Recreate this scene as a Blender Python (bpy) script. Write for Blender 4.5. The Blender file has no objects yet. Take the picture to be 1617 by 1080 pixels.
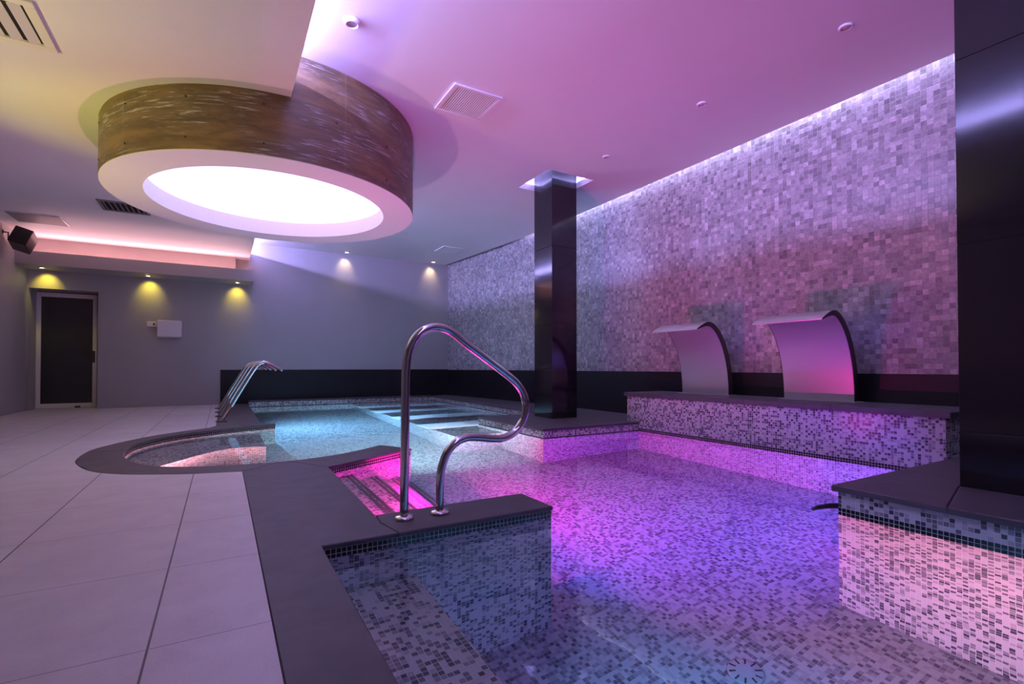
import bpy, bmesh, math, random
from mathutils import Vector, Matrix, Euler
from mathutils.geometry import tessellate_polygon
random.seed(7)
SC = bpy.context.scene
COL = SC.collection
PI = math.pi
ZW = -0.06          # water level

# ------------------------------------------------------------------ materials
def new_mat(name):
    m = bpy.data.materials.new(name); m.use_nodes = True
    nt = m.node_tree; nt.nodes.clear()
    out = nt.nodes.new('ShaderNodeOutputMaterial')
    b = nt.nodes.new('ShaderNodeBsdfPrincipled')
    nt.links.new(b.outputs[0], out.inputs[0])
    return m, nt, b, out

class NB:
    """small node builder"""
    def __init__(s, nt): s.nt = nt
    def n(s, typ, **kw):
        nd = s.nt.nodes.new(typ)
        for k, v in kw.items(): setattr(nd, k, v)
        return nd
    def link(s, a, b): s.nt.links.new(a, b)
    def put(s, sock, v):
        if isinstance(v, bpy.types.NodeSocket): s.link(v, sock)
        else: sock.default_value = v
    def math(s, op, a, b=0.0, clamp=False):
        nd = s.n('ShaderNodeMath', operation=op); nd.use_clamp = clamp
        s.put(nd.inputs[0], a); s.put(nd.inputs[1], b); return nd.outputs[0]
    def vmath(s, op, a, b=(0, 0, 0)):
        nd = s.n('ShaderNodeVectorMath', operation=op)
        s.put(nd.inputs[0], a); s.put(nd.inputs[1], b); return nd.outputs[0]
    def mix(s, f, a, b):
        nd = s.n('ShaderNodeMix', data_type='RGBA')
        s.put(nd.inputs[0], f); s.put(nd.inputs[6], a); s.put(nd.inputs[7], b); return nd.outputs[2]
    def ramp(s, f, stops, interp='LINEAR'):
        nd = s.n('ShaderNodeValToRGB'); cr = nd.color_ramp; cr.interpolation = interp
        while len(cr.elements) < len(stops): cr.elements.new(0.5)
        for e, (p, c) in zip(cr.elements, stops):
            e.position = p; e.color = (c[0], c[1], c[2], 1)
        s.link(f, nd.inputs[0]); return nd.outputs[0]
    def noise(s, vec, scale, detail=3, rough=0.5):
        nd = s.n('ShaderNodeTexNoise'); nd.inputs['Scale'].default_value = scale
        nd.inputs['Detail'].default_value = detail; nd.inputs['Roughness'].default_value = rough
        if vec is not None: s.link(vec, nd.inputs['Vector'])
        return nd
    def bump(s, h, strength, dist, bsdf):
        nd = s.n('ShaderNodeBump'); nd.inputs['Strength'].default_value = strength
        nd.inputs['Distance'].default_value = dist
        s.link(h, nd.inputs['Height']); s.link(nd.outputs[0], bsdf.inputs['Normal'])

def c4(c): return (c[0], c[1], c[2], 1)

def plain(name, col, rough=0.5, metal=0.0, spec=0.5, var=0.0, vscale=3.0, bump=0.0, bscale=60.0, emit=None, estr=0.0):
    m, nt, b, out = new_mat(name); k = NB(nt)
    b.inputs['Roughness'].default_value = rough; b.inputs['Metallic'].default_value = metal
    b.inputs['Specular IOR Level'].default_value = spec
    b.inputs['Base Color'].default_value = c4(col)
    geo = k.n('ShaderNodeNewGeometry')
    if var:
        nz = k.noise(geo.outputs['Position'], vscale, 5, 0.6)
        lo = [x * (1 - var) for x in col]; hi = [min(1, x * (1 + var)) for x in col]
        k.link(k.ramp(nz.outputs[0], [(0.3, lo), (0.7, hi)]), b.inputs['Base Color'])
    if bump:
        nz = k.noise(geo.outputs['Position'], bscale, 4, 0.6)
        k.bump(nz.outputs[0], bump, 0.002, b)
    if emit:
        b.inputs['Emission Color'].default_value = c4(emit); b.inputs['Emission Strength'].default_value = estr
    return m

def mosaic(name, tile, stops, grout, gw=0.055, rough=0.25, spec=0.5, tone=0.0, bump=0.35, mix2=0.0):
    """square glass / stone mosaic in metric UV space, one random tone per tile"""
    m, nt, b, out = new_mat(name); k = NB(nt)
    uv = k.n('ShaderNodeUVMap').outputs[0]
    sc = k.vmath('SCALE', uv); sc.node.inputs['Scale'].default_value = 1.0 / tile
    fl = k.vmath('FLOOR', sc); fr = k.vmath('FRACTION', sc)
    wn = k.n('ShaderNodeTexWhiteNoise', noise_dimensions='2D'); k.link(fl, wn.inputs['Vector'])
    col = k.ramp(wn.outputs['Value'], stops, 'CONSTANT')
    if mix2:
        # some tiles are double-length pieces
        sc2 = k.vmath('MULTIPLY', sc, (0.5, 0.5, 1)); fl2 = k.vmath('FLOOR', sc2)
        wn2 = k.n('ShaderNodeTexWhiteNoise', noise_dimensions='2D'); k.link(fl2, wn2.inputs['Vector'])
        col2 = k.ramp(wn2.outputs['Value'], stops, 'CONSTANT')
        col = k.mix(mix2, col, col2)
    if tone:
        nz = k.noise(sc, 1.7, 3, 0.6)
        sh = k.ramp(nz.outputs[0], [(0.25, (1 - tone,) * 3), (0.75, (1 + tone,) * 3)])
        mm = k.n('ShaderNodeMix', data_type='RGBA', blend_type='MULTIPLY'); mm.inputs[0].default_value = 1
        k.link(col, mm.inputs[6]); k.link(sh, mm.inputs[7]); col = mm.outputs[2]
    sx = k.n('ShaderNodeSeparateXYZ'); k.link(fr, sx.inputs[0])
    def edge(s_):
        return k.math('MINIMUM', s_, k.math('SUBTRACT', 1.0, s_))
    e = k.math('MINIMUM', edge(sx.outputs[0]), edge(sx.outputs[1]))
    g = k.math('LESS_THAN', e, gw)
    k.link(k.mix(g, col, c4(grout)), b.inputs['Base Color'])
    b.inputs['Specular IOR Level'].default_value = spec
    r = k.math('ADD', k.math('MULTIPLY', g, 0.5), rough); k.link(r, b.inputs['Roughness'])
    if bump:
        h = k.math('MULTIPLY', k.math('MINIMUM', e, gw * 2), 1.0 / (gw * 2))
        tilt = k.math('ADD', h, k.math('MULTIPLY', wn.outputs['Value'], 0.4))
        k.bump(tilt, bump, 0.002, b)
    return m

M = {}
LT = (0.60, 0.585, 0.56)
M['pool_mosaic'] = mosaic('pool_mosaic', 0.0222,
    [(0.0, LT), (0.44, (0.44, 0.43, 0.41)), (0.55, (0.28, 0.28, 0.275)), (0.68, (0.16, 0.16, 0.165)), (0.84, (0.07, 0.075, 0.085))],
    (0.62, 0.61, 0.59), 0.06, 0.22)
M['basin_mosaic'] = mosaic('basin_mosaic', 0.0222,  # tile contrast softened in the colours to stand in for water haze
    [(0.0, (0.42, 0.41, 0.40)), (0.40, (0.33, 0.325, 0.32)), (0.55, (0.24, 0.235, 0.23)), (0.72, (0.155, 0.155, 0.16)), (0.88, (0.09, 0.09, 0.10))],
    (0.40, 0.39, 0.385), 0.045, 0.3)
M['band_mosaic'] = mosaic('band_mosaic', 0.0222,
    [(0.0, (0.012, 0.012, 0.013)), (0.5, (0.018, 0.018, 0.018)), (0.8, (0.008, 0.008, 0.01))], (0.55, 0.52, 0.45), 0.065, 0.15)
M['pearl_mosaic'] = mosaic('pearl_mosaic', 0.046,
    [(0.0, (0.20, 0.195, 0.20)), (0.15, (0.30, 0.29, 0.295)), (0.42, (0.38, 0.37, 0.37)), (0.72, (0.47, 0.455, 0.455)), (0.90, (0.62, 0.60, 0.60))],
    (0.42, 0.41, 0.40), 0.02, 0.28, 0.5, tone=0.30, bump=0.6, mix2=0.30)
M['wall_paint'] = plain('grey_wall_paint', (0.39, 0.375, 0.37), 0.55, var=0.05, vscale=1.2)
M['ceiling_paint'] = plain('white_ceiling_paint', (0.74, 0.73, 0.72), 0.6, var=0.03, vscale=1.0)
M['white'] = plain('white_plaster', (0.78, 0.77, 0.76), 0.55)
M['coping'] = plain('charcoal_basalt', (0.085, 0.080, 0.082), 0.5, var=0.22, vscale=6.0, bump=0.25, bscale=220)
M['granite'] = plain('polished_black_granite', (0.010, 0.010, 0.011), 0.09, spec=0.6, var=0.3, vscale=40)
M['band'] = plain('black_stone_band', (0.010, 0.010, 0.011), 0.42, spec=0.35)
M['steel'] = plain('polished_steel', (0.62, 0.61, 0.59), 0.10, metal=1.0)
M['satin'] = plain('satin_steel', (0.50, 0.48, 0.49), 0.34, metal=0.55)
M['dark_steel'] = plain('dark_satin_steel', (0.10, 0.10, 0.10), 0.4, metal=1.0)
M['alu'] = plain('white_aluminium', (0.80, 0.79, 0.80), 0.4)
M['glass_dark'] = plain('dark_frosted_glass', (0.032, 0.034, 0.036), 0.22, spec=0.6)
M['plastic'] = plain('grey_white_plastic', (0.74, 0.73, 0.74), 0.3)
M['black'] = plain('black_plastic', (0.02, 0.02, 0.022), 0.4)
M['dark'] = plain('dark_void', (0.006, 0.006, 0.007), 0.8)
M['drain_grey'] = plain('pale_grey_plastic', (0.36, 0.36, 0.36), 0.4)
M['cream'] = plain('cream_metal', (0.72, 0.70, 0.62), 0.5)
M['panel'] = plain('grey_panel', (0.24, 0.235, 0.23), 0.6)
M['chrome'] = plain('chrome', (0.75, 0.75, 0.75), 0.06, metal=1.0)
M['lens'] = plain('frosted_lens', (0.7, 0.7, 0.72), 0.3)
M['bulb'] = plain('lit_bulb', (0.9, 0.9, 0.8), 0.3, emit=(1.0, 0.93, 0.62), estr=30.0)
M['bulb_white'] = plain('lit_bulb_white', (0.9, 0.9, 0.85), 0.3, emit=(1.0, 0.92, 0.80), estr=25.0)
M['diffuser'] = plain('lit_diffuser', (0.9, 0.9, 0.95), 0.5, emit=(0.48, 0.45, 1.0), estr=2.2)

def deck_material():
    m, nt, b, out = new_mat('deck_tile'); k = NB(nt)
    geo = k.n('ShaderNodeNewGeometry'); pos = geo.outputs['Position']
    sx = k.n('ShaderNodeSeparateXYZ'); k.link(pos, sx.inputs[0])
    TX, TY = 0.565, 0.617
    u = k.math('MULTIPLY', k.math('ADD', sx.outputs[0], 0.166 + 20 * TX), 1 / TX)
    v = k.math('MULTIPLY', k.math('ADD', sx.outputs[1], -1.637 + 20 * TY), 1 / TY)
    fu, fv = k.math('FRACT', u), k.math('FRACT', v)
    def edge(s_, t): return k.math('MULTIPLY', k.math('MINIMUM', s_, k.math('SUBTRACT', 1.0, s_)), t)
    ju = k.math('LESS_THAN', edge(fu, TX), 0.0030)
    jv = k.math('LESS_THAN', edge(fv, TY), 0.0016)
    cmb = k.n('ShaderNodeCombineXYZ'); k.link(k.math('FLOOR', u), cmb.inputs[0]); k.link(k.math('FLOOR', v), cmb.inputs[1])
    wn = k.n('ShaderNodeTexWhiteNoise', noise_dimensions='2D'); k.link(cmb.outputs[0], wn.inputs['Vector'])
    n1 = k.noise(pos, 5.0, 6, 0.65); n2 = k.noise(pos, 180.0, 3, 0.7)
    a = k.math('ADD', k.math('MULTIPLY', n1.outputs[0], 0.5), k.math('MULTIPLY', n2.outputs[0], 0.5))
    a = k.math('ADD', a, k.math('MULTIPLY', k.math('SUBTRACT', wn.outputs['Value'], 0.5), 0.10))
    col = k.ramp(a, [(0.30, (0.54, 0.52, 0.50)), (0.52, (0.66, 0.64, 0.615)), (0.72, (0.75, 0.73, 0.70))])
    col = k.mix(ju, col, (0.10, 0.095, 0.09, 1))
    col = k.mix(jv, col, (0.22, 0.21, 0.20, 1))
    k.link(col, b.inputs['Base Color'])
    b.inputs['Roughness'].default_value = 0.42
    k.bump(n2.outputs[0], 0.25, 0.001, b)
    return m
M['deck'] = deck_material()

def bark_material():
    m, nt, b, out = new_mat('bark_veneer'); k = NB(nt)
    uv = k.n('ShaderNodeUVMap').outputs[0]
    st = k.vmath('MULTIPLY', uv, (1.3, 7.0, 1.0))
    n1 = k.noise(st, 1.5, 8, 0.72); n1.inputs['Distortion'].default_value = 0.8
    st2 = k.vmath('MULTIPLY', uv, (2.4, 30.0, 1.0))
    n2 = k.noise(st2, 1.8, 6, 0.62)
    cl = k.vmath('MULTIPLY', uv, (1.0, 2.4, 1.0)); big = k.noise(cl, 1.7, 4, 0.6)
    base = k.ramp(n1.outputs[0], [(0.28, (0.085, 0.062, 0.040)), (0.46, (0.150, 0.105, 0.062)), (0.60, (0.215, 0.150, 0.085)), (0.78, (0.27, 0.20, 0.13))])
    warm = k.ramp(big.outputs[0], [(0.35, (1.12, 0.98, 0.74)), (0.65, (0.86, 0.88, 0.92))])
    mm = k.n('ShaderNodeMix', data_type='RGBA', blend_type='MULTIPLY'); mm.inputs[0].default_value = 1
    k.link(base, mm.inputs[6]); k.link(warm, mm.inputs[7])
    streak = k.math('MULTIPLY', k.math('MULTIPLY', k.math('SUBTRACT', n2.outputs[0], 0.545), 12.0, True), k.math('MULTIPLY', k.math('SUBTRACT', big.outputs[0], 0.46), 7.0, True))
    col = k.mix(k.math('MULTIPLY', streak, 0.75), mm.outputs[2], (0.58, 0.55, 0.56, 1))
    # panel seams
    sx = k.n('ShaderNodeSeparateXYZ'); k.link(uv, sx.inputs[0])
    f = k.math('FRACT', k.math('ADD', k.math('MULTIPLY', sx.outputs[0], 1 / 1.8309), 0.5))
    seam = k.math('LESS_THAN', k.math('ABSOLUTE', k.math('SUBTRACT', f, 0.5)), 0.0012)
    col = k.mix(k.math('MULTIPLY', seam, 0.5), col, (0.30, 0.26, 0.22, 1))
    k.link(col, b.inputs['Base Color'])
    b.inputs['Roughness'].default_value = 0.42; b.inputs['Specular IOR Level'].default_value = 0.4
    k.bump(n1.outputs[0], 0.3, 0.004, b)
    return m
M['bark'] = bark_material()

def water_material():
    m = bpy.data.materials.new('pool_water'); m.use_nodes = True
    nt = m.node_tree; nt.nodes.clear(); k = NB(nt)
    out = k.n('ShaderNodeOutputMaterial'); g = k.n('ShaderNodeBsdfGlass')
    g.inputs['Color'].default_value = (0.90, 0.975, 0.99, 1)
    g.inputs['Roughness'].default_value = 0.0; g.inputs['IOR'].default_value = 1.33
    geo = k.n('ShaderNodeNewGeometry')
    n1 = k.noise(geo.outputs['Position'], 5.0, 2, 0.5)
    bp = k.n('ShaderNodeBump'); bp.inputs['Strength'].default_value = 0.025; bp.inputs['Distance'].default_value = 0.05
    k.link(n1.outputs[0], bp.inputs['Height']); k.link(bp.outputs[0], g.inputs['Normal'])
    k.link(g.outputs[0], out.inputs[0])
    return m
M['water'] = water_material()

# ------------------------------------------------------------------ geometry helper
def smooth_path(pts, n=8, closed=False):
    """Catmull-Rom through points"""
    P = [Vector(p) for p in pts]; out = []
    N = len(P)
    for i in range(N if closed else N - 1):
        p0 = P[(i - 1) % N] if (closed or i > 0) else P[0]
        p1 = P[i]; p2 = P[(i + 1) % N]
        p3 = P[(i + 2) % N] if (closed or i + 2 < N) else P[N - 1]
        for j in range(n):
            t = j / n
            out.append(0.5 * ((2 * p1) + (p2 - p0) * t + (2 * p0 - 5 * p1 + 4 * p2 - p3) * t * t + (3 * p1 - p0 - 3 * p2 + p3) * t ** 3))
    if not closed: out.append(P[-1])
    return out

def offset_poly(poly, d):
    """move every edge of a CCW polygon inwards by d"""
    n = len(poly); out = []
    for i in range(n):
        a, b, c = Vector(poly[i - 1][:2]), Vector(poly[i][:2]), Vector(poly[(i + 1) % n][:2])
        e1 = (b - a).normalized(); e2 = (c - b).normalized()
        n1 = Vector((-e1.y, e1.x)); n2 = Vector((-e2.y, e2.x))
        s = n1 + n2
        if s.length < 1e-6: s = n1
        s = s / max(0.3, s.dot(n1))
        out.append((b.x + s.x * d, b.y + s.y * d))
    return out

def area2(poly):
    return sum(poly[i - 1][0] * poly[i][1] - poly[i][0] * poly[i - 1][1] for i in range(len(poly)))
def ccw(poly):
    p = [(q[0], q[1]) for q in poly]
    return p if area2(p) > 0 else p[::-1]

class MB:
    def __init__(s):
        s.bm = bmesh.new(); s.uv = s.bm.loops.layers.uv.new('UVMap'); s.man = s.bm.faces.layers.int.new('man')
    def face(s, cos, mi=0, uvs=None, smooth=False):
        vs = [s.bm.verts.new(c) for c in cos]
        f = s.bm.faces.new(vs); f.material_index = mi; f.smooth = smooth
        if uvs:
            for l, u in zip(f.loops, uvs): l[s.uv].uv = u
            f[s.man] = 1
        return f
    def box(s, x0, x1, y0, y1, z0, z1, mi=0, bevel=0.0, seg=2, mat=None):
        r = bmesh.ops.create_cube(s.bm, size=1.0)
        vs = r['verts']
        for v in vs:
            v.co = Vector(((x0 + x1) / 2 + v.co.x * (x1 - x0), (y0 + y1) / 2 + v.co.y * (y1 - y0), (z0 + z1) / 2 + v.co.z * (z1 - z0)))
        fs = {f for v in vs for f in v.link_faces}
        for f in fs: f.material_index = mi
        if bevel:
            es = list({e for v in vs for e in v.link_edges})
            rr = bmesh.ops.bevel(s.bm, geom=es, offset=bevel, segments=seg, profile=0.5, affect='EDGES')
            for f in rr['faces']: f.material_index = mi; f.smooth = True
            vs = list({v for f in rr['faces'] for v in f.verts} | {v for v in vs if v.is_valid})
        if mat is not None:
            bmesh.ops.transform(s.bm, matrix=mat, verts=[v for v in vs if v.is_valid])
        return s
    def prism(s, poly, z0, z1, mi=0, mside=None, levels=None, caps=True, arc=True, closed_uv0=0.0):
        """poly CCW; levels = [(ztop, zbot, material)] for the sides"""
        poly = ccw(poly); n = len(poly)
        if levels is None: levels = [(z1, z0, mi if mside is None else mside)]
        L = [closed_uv0]
        for i in range(n):
            a, b = poly[i], poly[(i + 1) % n]; L.append(L[-1] + math.hypot(b[0] - a[0], b[1] - a[1]))
        for zt, zb, mm in levels:
            for i in range(n):
                a, b = poly[i], poly[(i + 1) % n]
                s.face([(a[0], a[1], zb), (b[0], b[1], zb), (b[0], b[1], zt), (a[0], a[1], zt)], mm,
                       [(L[i], zb), (L[i + 1], zb), (L[i + 1], zt), (L[i], zt)])
        if caps:
            tris = tessellate_polygon([[Vector((p[0], p[1], 0)) for p in poly]])
            for z, up in ((z1, True), (z0, False)):
                for t in tris:
                    c = [Vector((poly[i][0], poly[i][1], z)) for i in t]
                    nz = (c[1] - c[0]).cross(c[2] - c[0]).z
                    if abs(nz) < 1e-12: continue
                    if (nz > 0) != up: c.reverse()
                    s.face(c, mi)
        return s
    def tube(s, path, r, seg=14, mi=0, caps=True):
        P = [Vector(p) for p in path]; rings = []
        n = len(P); R = r if isinstance(r, (list, tuple)) else [r] * n
        t0 = (P[1] - P[0]).normalized()
        ref = Vector((0, 0, 1)) if abs(t0.z) < 0.9 else Vector((0, 1, 0))
        u = t0.cross(ref).normalized()
        for i in range(n):
            t = (P[min(i + 1, n - 1)] - P[max(i - 1, 0)]).normalized()
            u = (u - t * u.dot(t)).normalized(); w = t.cross(u)
            rings.append([s.bm.verts.new(P[i] + (u * math.cos(2 * PI * j / seg) + w * math.sin(2 * PI * j / seg)) * R[i]) for j in range(seg)])
        for i in range(n - 1):
            for j in range(seg):
                f = s.bm.faces.new((rings[i][j], rings[i][(j + 1) % seg], rings[i + 1][(j + 1) % seg], rings[i + 1][j]))
                f.smooth = True; f.material_index = mi
        if caps:
            f = s.bm.faces.new(rings[0][::-1]); f.material_index = mi
            f = s.bm.faces.new(rings[-1]); f.material_index = mi
        return s
    def lathe(s, prof, seg=32, mi=0, mat=None, smooth=True, closed=False):
        """prof = [(r, z)] revolved about z"""
        vs_all = []; rings = []
        for r, z in prof:
            if r < 1e-6: ring = [s.bm.verts.new((0, 0, z))] * seg; vs_all.append(ring[0])
            else:
                ring = [s.bm.verts.new((r * math.cos(2 * PI * j / seg), r * math.sin(2 * PI * j / seg), z)) for j in range(seg)]; vs_all += ring
            rings.append(ring)
        rng = range(len(rings)) if closed else range(len(rings) - 1)
        for i in rng:
            A, B = rings[i], rings[(i + 1) % len(rings)]
            for j in range(seg):
                q = []
                for v in (A[j], A[(j + 1) % seg], B[(j + 1) % seg], B[j]):
                    if v not in q: q.append(v)
                if len(q) >= 3:
                    f = s.bm.faces.new(q); f.smooth = smooth; f.material_index = mi
        if mat is not None: bmesh.ops.transform(s.bm, matrix=mat, verts=vs_all)
        return s
    def build(s, name, mats, parent=None, recalc=True):
        if recalc: bmesh.ops.recalc_face_normals(s.bm, faces=s.bm.faces[:])
        s.bm.normal_update()
        for f in s.bm.faces:
            if f[s.man]: continue
            nx, ny, nz = abs(f.normal.x), abs(f.normal.y), abs(f.normal.z)
            for l in f.loops:
                c = l.vert.co
                if nz >= nx and nz >= ny: l[s.uv].uv = (c.x, c.y)
                elif nx >= ny: l[s.uv].uv = (c.y, c.z)
                else: l[s.uv].uv = (c.x, c.z)
        me = bpy.data.meshes.new(name); s.bm.faces.layers.int.remove(s.man); s.bm.to_mesh(me); s.bm.free()
        for m in (mats if isinstance(mats, (list, tuple)) else [mats]): me.materials.append(M[m])
        o = bpy.data.objects.new(name, me); COL.objects.link(o)
        if parent is not None: o.parent = parent
        return o

def tag(o, label=None, cat=None, group=None, kind=None):
    if label: o['label'] = label
    if cat: o['category'] = cat
    if group: o['group'] = group
    if kind: o['kind'] = kind
    return o
def thing(name, label, cat, loc=(0, 0, 0), rz=0.0, group=None, kind='thing'):
    o = bpy.data.objects.new(name, None); COL.objects.link(o); o.empty_display_size = 0.1
    o.location = loc; o.rotation_euler = (0, 0, rz)
    return tag(o, label, cat, group, kind)
def copy_tree(o, parent=None):
    c = o.copy(); COL.objects.link(c)
    if parent is not None: c.parent = parent
    for ch in list(o.children): copy_tree(ch, c)
    return c

# ------------------------------------------------------------------ plan
XB = 5.27; YF = -2.4; YB = 11.65; XL = -2.93; ZC = 3.33; ZS = 2.97
XE = 0.475                                  # edge of the lower ceiling
POOLZ = -1.33
spa_front = smooth_path([(1.33, 4.80), (1.0, 4.545), (0.73, 4.415), (0.45, 4.355), (0.14, 4.38), (-0.11, 4.44), (-0.35, 4.565),
                         (-0.50, 4.74), (-0.635, 5.02), (-0.715, 5.33), (-0.745, 5.65)], 4)
spa_back = smooth_path([(-0.745, 5.65), (-0.715, 6.10), (-0.51, 6.55), (-0.18, 6.88), (0.26, 7.13), (0.62, 7.26)], 5)
spa = [(p.x, p.y) for p in [Vector((q[0], q[1], 0)) for q in spa_front[:-1]] + [Vector((q[0], q[1], 0)) for q in spa_back]]
iF = 4 * 3                                  # index of (0.45, 4.355)
edge = [(0.37, YF + 0.4), (0.37, 2.212), (1.55, 2.212), (1.55, 2.54), (0.68, 2.54), (0.70, 3.94), (1.52, 4.44)] + spa + \
       [(0.63, 7.385), (0.455, 7.47), (0.475, 11.35)]
outer = smooth_path([(-0.157, 4.15), (-0.36, 4.245), (-0.61, 4.40), (-0.81, 4.63), (-0.96, 5.0), (-1.02, 5.30), (-1.03, 5.65), (-0.99, 5.96),
                     (-0.75, 6.53), (-0.41, 6.98), (-0.13, 7.22)], 4)
outer = [(p[0], p[1]) for p in outer]
deck_edge = [(0.132, YF), (0.132, 4.075)] + outer + [(-0.06, 7.45), (-0.04, YB)]

# ------------------------------------------------------------------ setting: floor, coping, pool shell
mb = MB(); mb.prism([(XL, YF)] + deck_edge + [(XL, YB)], -0.03, 0.0)
tag(mb.build('floor', 'deck'), 'pale beige stone tile deck left of the pool', 'floor', kind='structure')

land = ccw([(XL, YF), (0.37, YF)] + edge + [(0.475, YB), (XL, YB)])
land = offset_poly(land, 0.0075)
mb = MB(); mb.prism(land, POOLZ - 0.1, -0.0305, 0, levels=[(-0.0305, -0.0666, 1), (-0.0666, POOLZ - 0.1, 0)])
rim = offset_poly(ccw([(0.14, YF)] + edge + [(0.46, YB), (-0.035, YB)] + [(-0.05, 7.45)] + outer[::-1] + [(0.14, 4.075)]), 0.007)
mb.prism(rim, -0.0666, -0.0203, 1, levels=[(-0.0203, -0.0666, 1)])
tag(mb.build('wall_pool', ['pool_mosaic', 'band_mosaic']), 'mosaic pool wall with dark waterline band under the deck', 'pool wall', kind='structure')

gapd = 0.0016
def coping(name, poly, label, t=0.021, ztop=0.0):
    p = offset_poly(ccw(poly), gapd)
    q = offset_poly(p, 0.004)
    b = MB()
    n = len(p)
    b.prism(p, ztop - 0.020, ztop - 0.004, 0, caps=True)
    # eased top edge
    for i in range(n):
        j = (i + 1) % n
        b.face([(p[i][0], p[i][1], ztop - 0.004), (p[j][0], p[j][1], ztop - 0.004), (q[j][0], q[j][1], ztop), (q[i][0], q[i][1], ztop)], 0)
    tris = tessellate_polygon([[Vector((a[0], a[1], 0)) for a in q]])
    for tr in tris:
        c = [Vector((q[i][0], q[i][1], ztop)) for i in tr]
        nz = (c[1] - c[0]).cross(c[2] - c[0]).z
        if abs(nz) < 1e-12: continue
        if nz < 0: c.reverse()
        b.face(c, 0)
    return tag(b.build(name, 'coping', recalc=False), label, 'coping', kind='structure')

coping('trim_1', [(0.132, YF), (0.37, YF), (0.37, 2.212), (0.70, 2.212), (0.668, 2.40), (0.68, 2.54), (0.70, 3.94), (0.45, 4.355), (0.132, 4.075)],
       'dark stone coping strip along the near deck beside the steps')
coping('trim_2', [(0.70, 2.212), (1.55, 2.212), (1.55, 2.54), (0.68, 2.54), (0.668, 2.40)], 'dark stone coping on the short wall carrying the handrail')
coping('trim_3', [(0.70, 3.94), (1.52, 4.44)] + spa[:iF + 1], 'dark stone coping on the wedge between steps and round spa')
outer_all = outer
coping('trim_4', spa[iF:iF + 17] + [(-0.36, 4.245), (-0.157, 4.15), (0.132, 4.075)] if False else
       [(0.45, 4.355)] + spa[iF + 1:iF + 29][:28] + [outer[24], outer[20], outer[16], outer[12], outer[10], outer[8], outer[6], outer[4], outer[2], outer[0], (0.132, 4.075)],
       'dark curved stone coping around the near side of the spa')
rest_in = spa[iF + 28:]
coping('trim_5', rest_in + [(0.63, 7.385), (0.455, 7.47), (-0.06, 7.45)] + [outer[i] for i in range(40, 23, -2)],
       'dark curved stone coping around the far side of the spa')
coping('trim_6', [(-0.06, 7.45), (0.455, 7.47), (0.475, YB), (-0.04, YB)], 'dark stone coping under the four leaning jet pipes')

mb = MB(); mb.box(-1.0, XB + 0.2, YF, YB, POOLZ - 0.15, POOLZ)
tag(mb.build('pool_floor', 'basin_mosaic'), 'mosaic tiled bottom of the pool', 'pool floor', kind='structure')

# ledges: far end and right side (low raised rims against the walls)
mb = MB(); mb.prism([(0.476, 11.35), (4.42, 11.35), (4.42, YB), (0.476, YB)], POOLZ, 0.040, 0, levels=[(0.040, -0.045, 0), (-0.045, -0.0666, 1), (-0.0666, POOLZ, 0)])
mb.box(0.476, 4.42, 11.335, YB, 0.0405, 0.066, 2, 0.003, 1)
tag(mb.build('trim_7', ['pool_mosaic', 'band_mosaic', 'coping']), 'low mosaic rim at the far end of the pool', 'pool rim', kind='structure')
led = [(4.20, 6.302), (XB - 0.002, 6.302), (XB - 0.002, YB), (4.424, YB), (4.424, 11.35)]
mb = MB(); mb.prism(led, POOLZ, 0.030, 0, levels=[(0.030, -0.045, 0), (-0.045, -0.0666, 1), (-0.0666, POOLZ, 0)])
mb.prism([(4.185, 6.302), (XB - 0.002, 6.302), (XB - 0.002, YB), (4.424, YB), (4.409, 11.335)], 0.0305, 0.056, 2)
tag(mb.build('trim_8', ['pool_mosaic', 'band_mosaic', 'coping']), 'dark stone ledge behind the middle column along the mosaic wall', 'pool rim', kind='structure')

# water: one closed body, its sides buried in the pool walls
mb = MB()
x0, x1, y0, y1 = -0.95, XB + 0.1, YF + 0.1, YB - 0.05
mb.face([(x0, y0, ZW), (x1, y0, ZW), (x1, y1, ZW), (x0, y1, ZW)])
zb = POOLZ - 0.05
mb.face([(x0, y1, zb), (x1, y1, zb), (x1, y0, zb), (x0, y0, zb)])
for a, b in (((x0, y0), (x1, y0)), ((x1, y0), (x1, y1)), ((x1, y1), (x0, y1)), ((x0, y1), (x0, y0))):
    mb.face([(a[0], a[1], zb), (b[0], b[1], zb), (b[0], b[1], ZW), (a[0], a[1], ZW)])
WATER = tag(mb.build('pool_water', 'water', recalc=False), 'clear still pool water tinted violet and turquoise by lamps', 'water', kind='structure')
for p in WATER.data.polygons: p.use_smooth = True

# ------------------------------------------------------------------ walls and ceilings
mb = MB()
mb.box(XL - 0.3, -2.905, YB, YB + 0.6, -0.05, 3.6)
mb.box(-2.905, -1.962, YB, YB + 0.6, 2.135, 3.6)
mb.box(-1.962, XB + 0.6, YB, YB + 0.6, -0.05, 3.6)
mb.box(-2.905, -1.962, YB + 0.55, YB + 0.6, -0.05, 2.135)
tag(mb.build('wall_back', 'wall_paint'), 'grey painted far wall with the door', 'wall', kind='structure')
mb = MB(); mb.box(-2.905, -1.962, YB, YB + 0.55, -0.05, -0.002)
tag(mb.build('trim_9', 'deck'), 'stone threshold in the door recess', 'threshold', kind='structure')
mb = MB(); mb.box(XL - 0.3, XL, YF, YB, -0.05, 3.6)
tag(mb.build('wall_left', 'wall_paint'), 'grey painted wall at the left', 'wall', kind='structure')
mb = MB(); mb.box(XL - 0.3, XB + 0.6, YF - 0.3, YF, POOLZ - 0.1, 3.6)
tag(mb.build('wall_front', 'wall_paint'), 'grey wall behind the viewer', 'wall', kind='structure')
wall_path = [(XB, YF), (XB, 7.2)] + [(p[0], p[1]) for p in smooth_path([(XB, 7.2), (5.255, 8.0), (5.20, 9.0), (5.115, 10.0), (5.02, 10.9), (4.93, YB)], 5)][1:]
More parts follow.
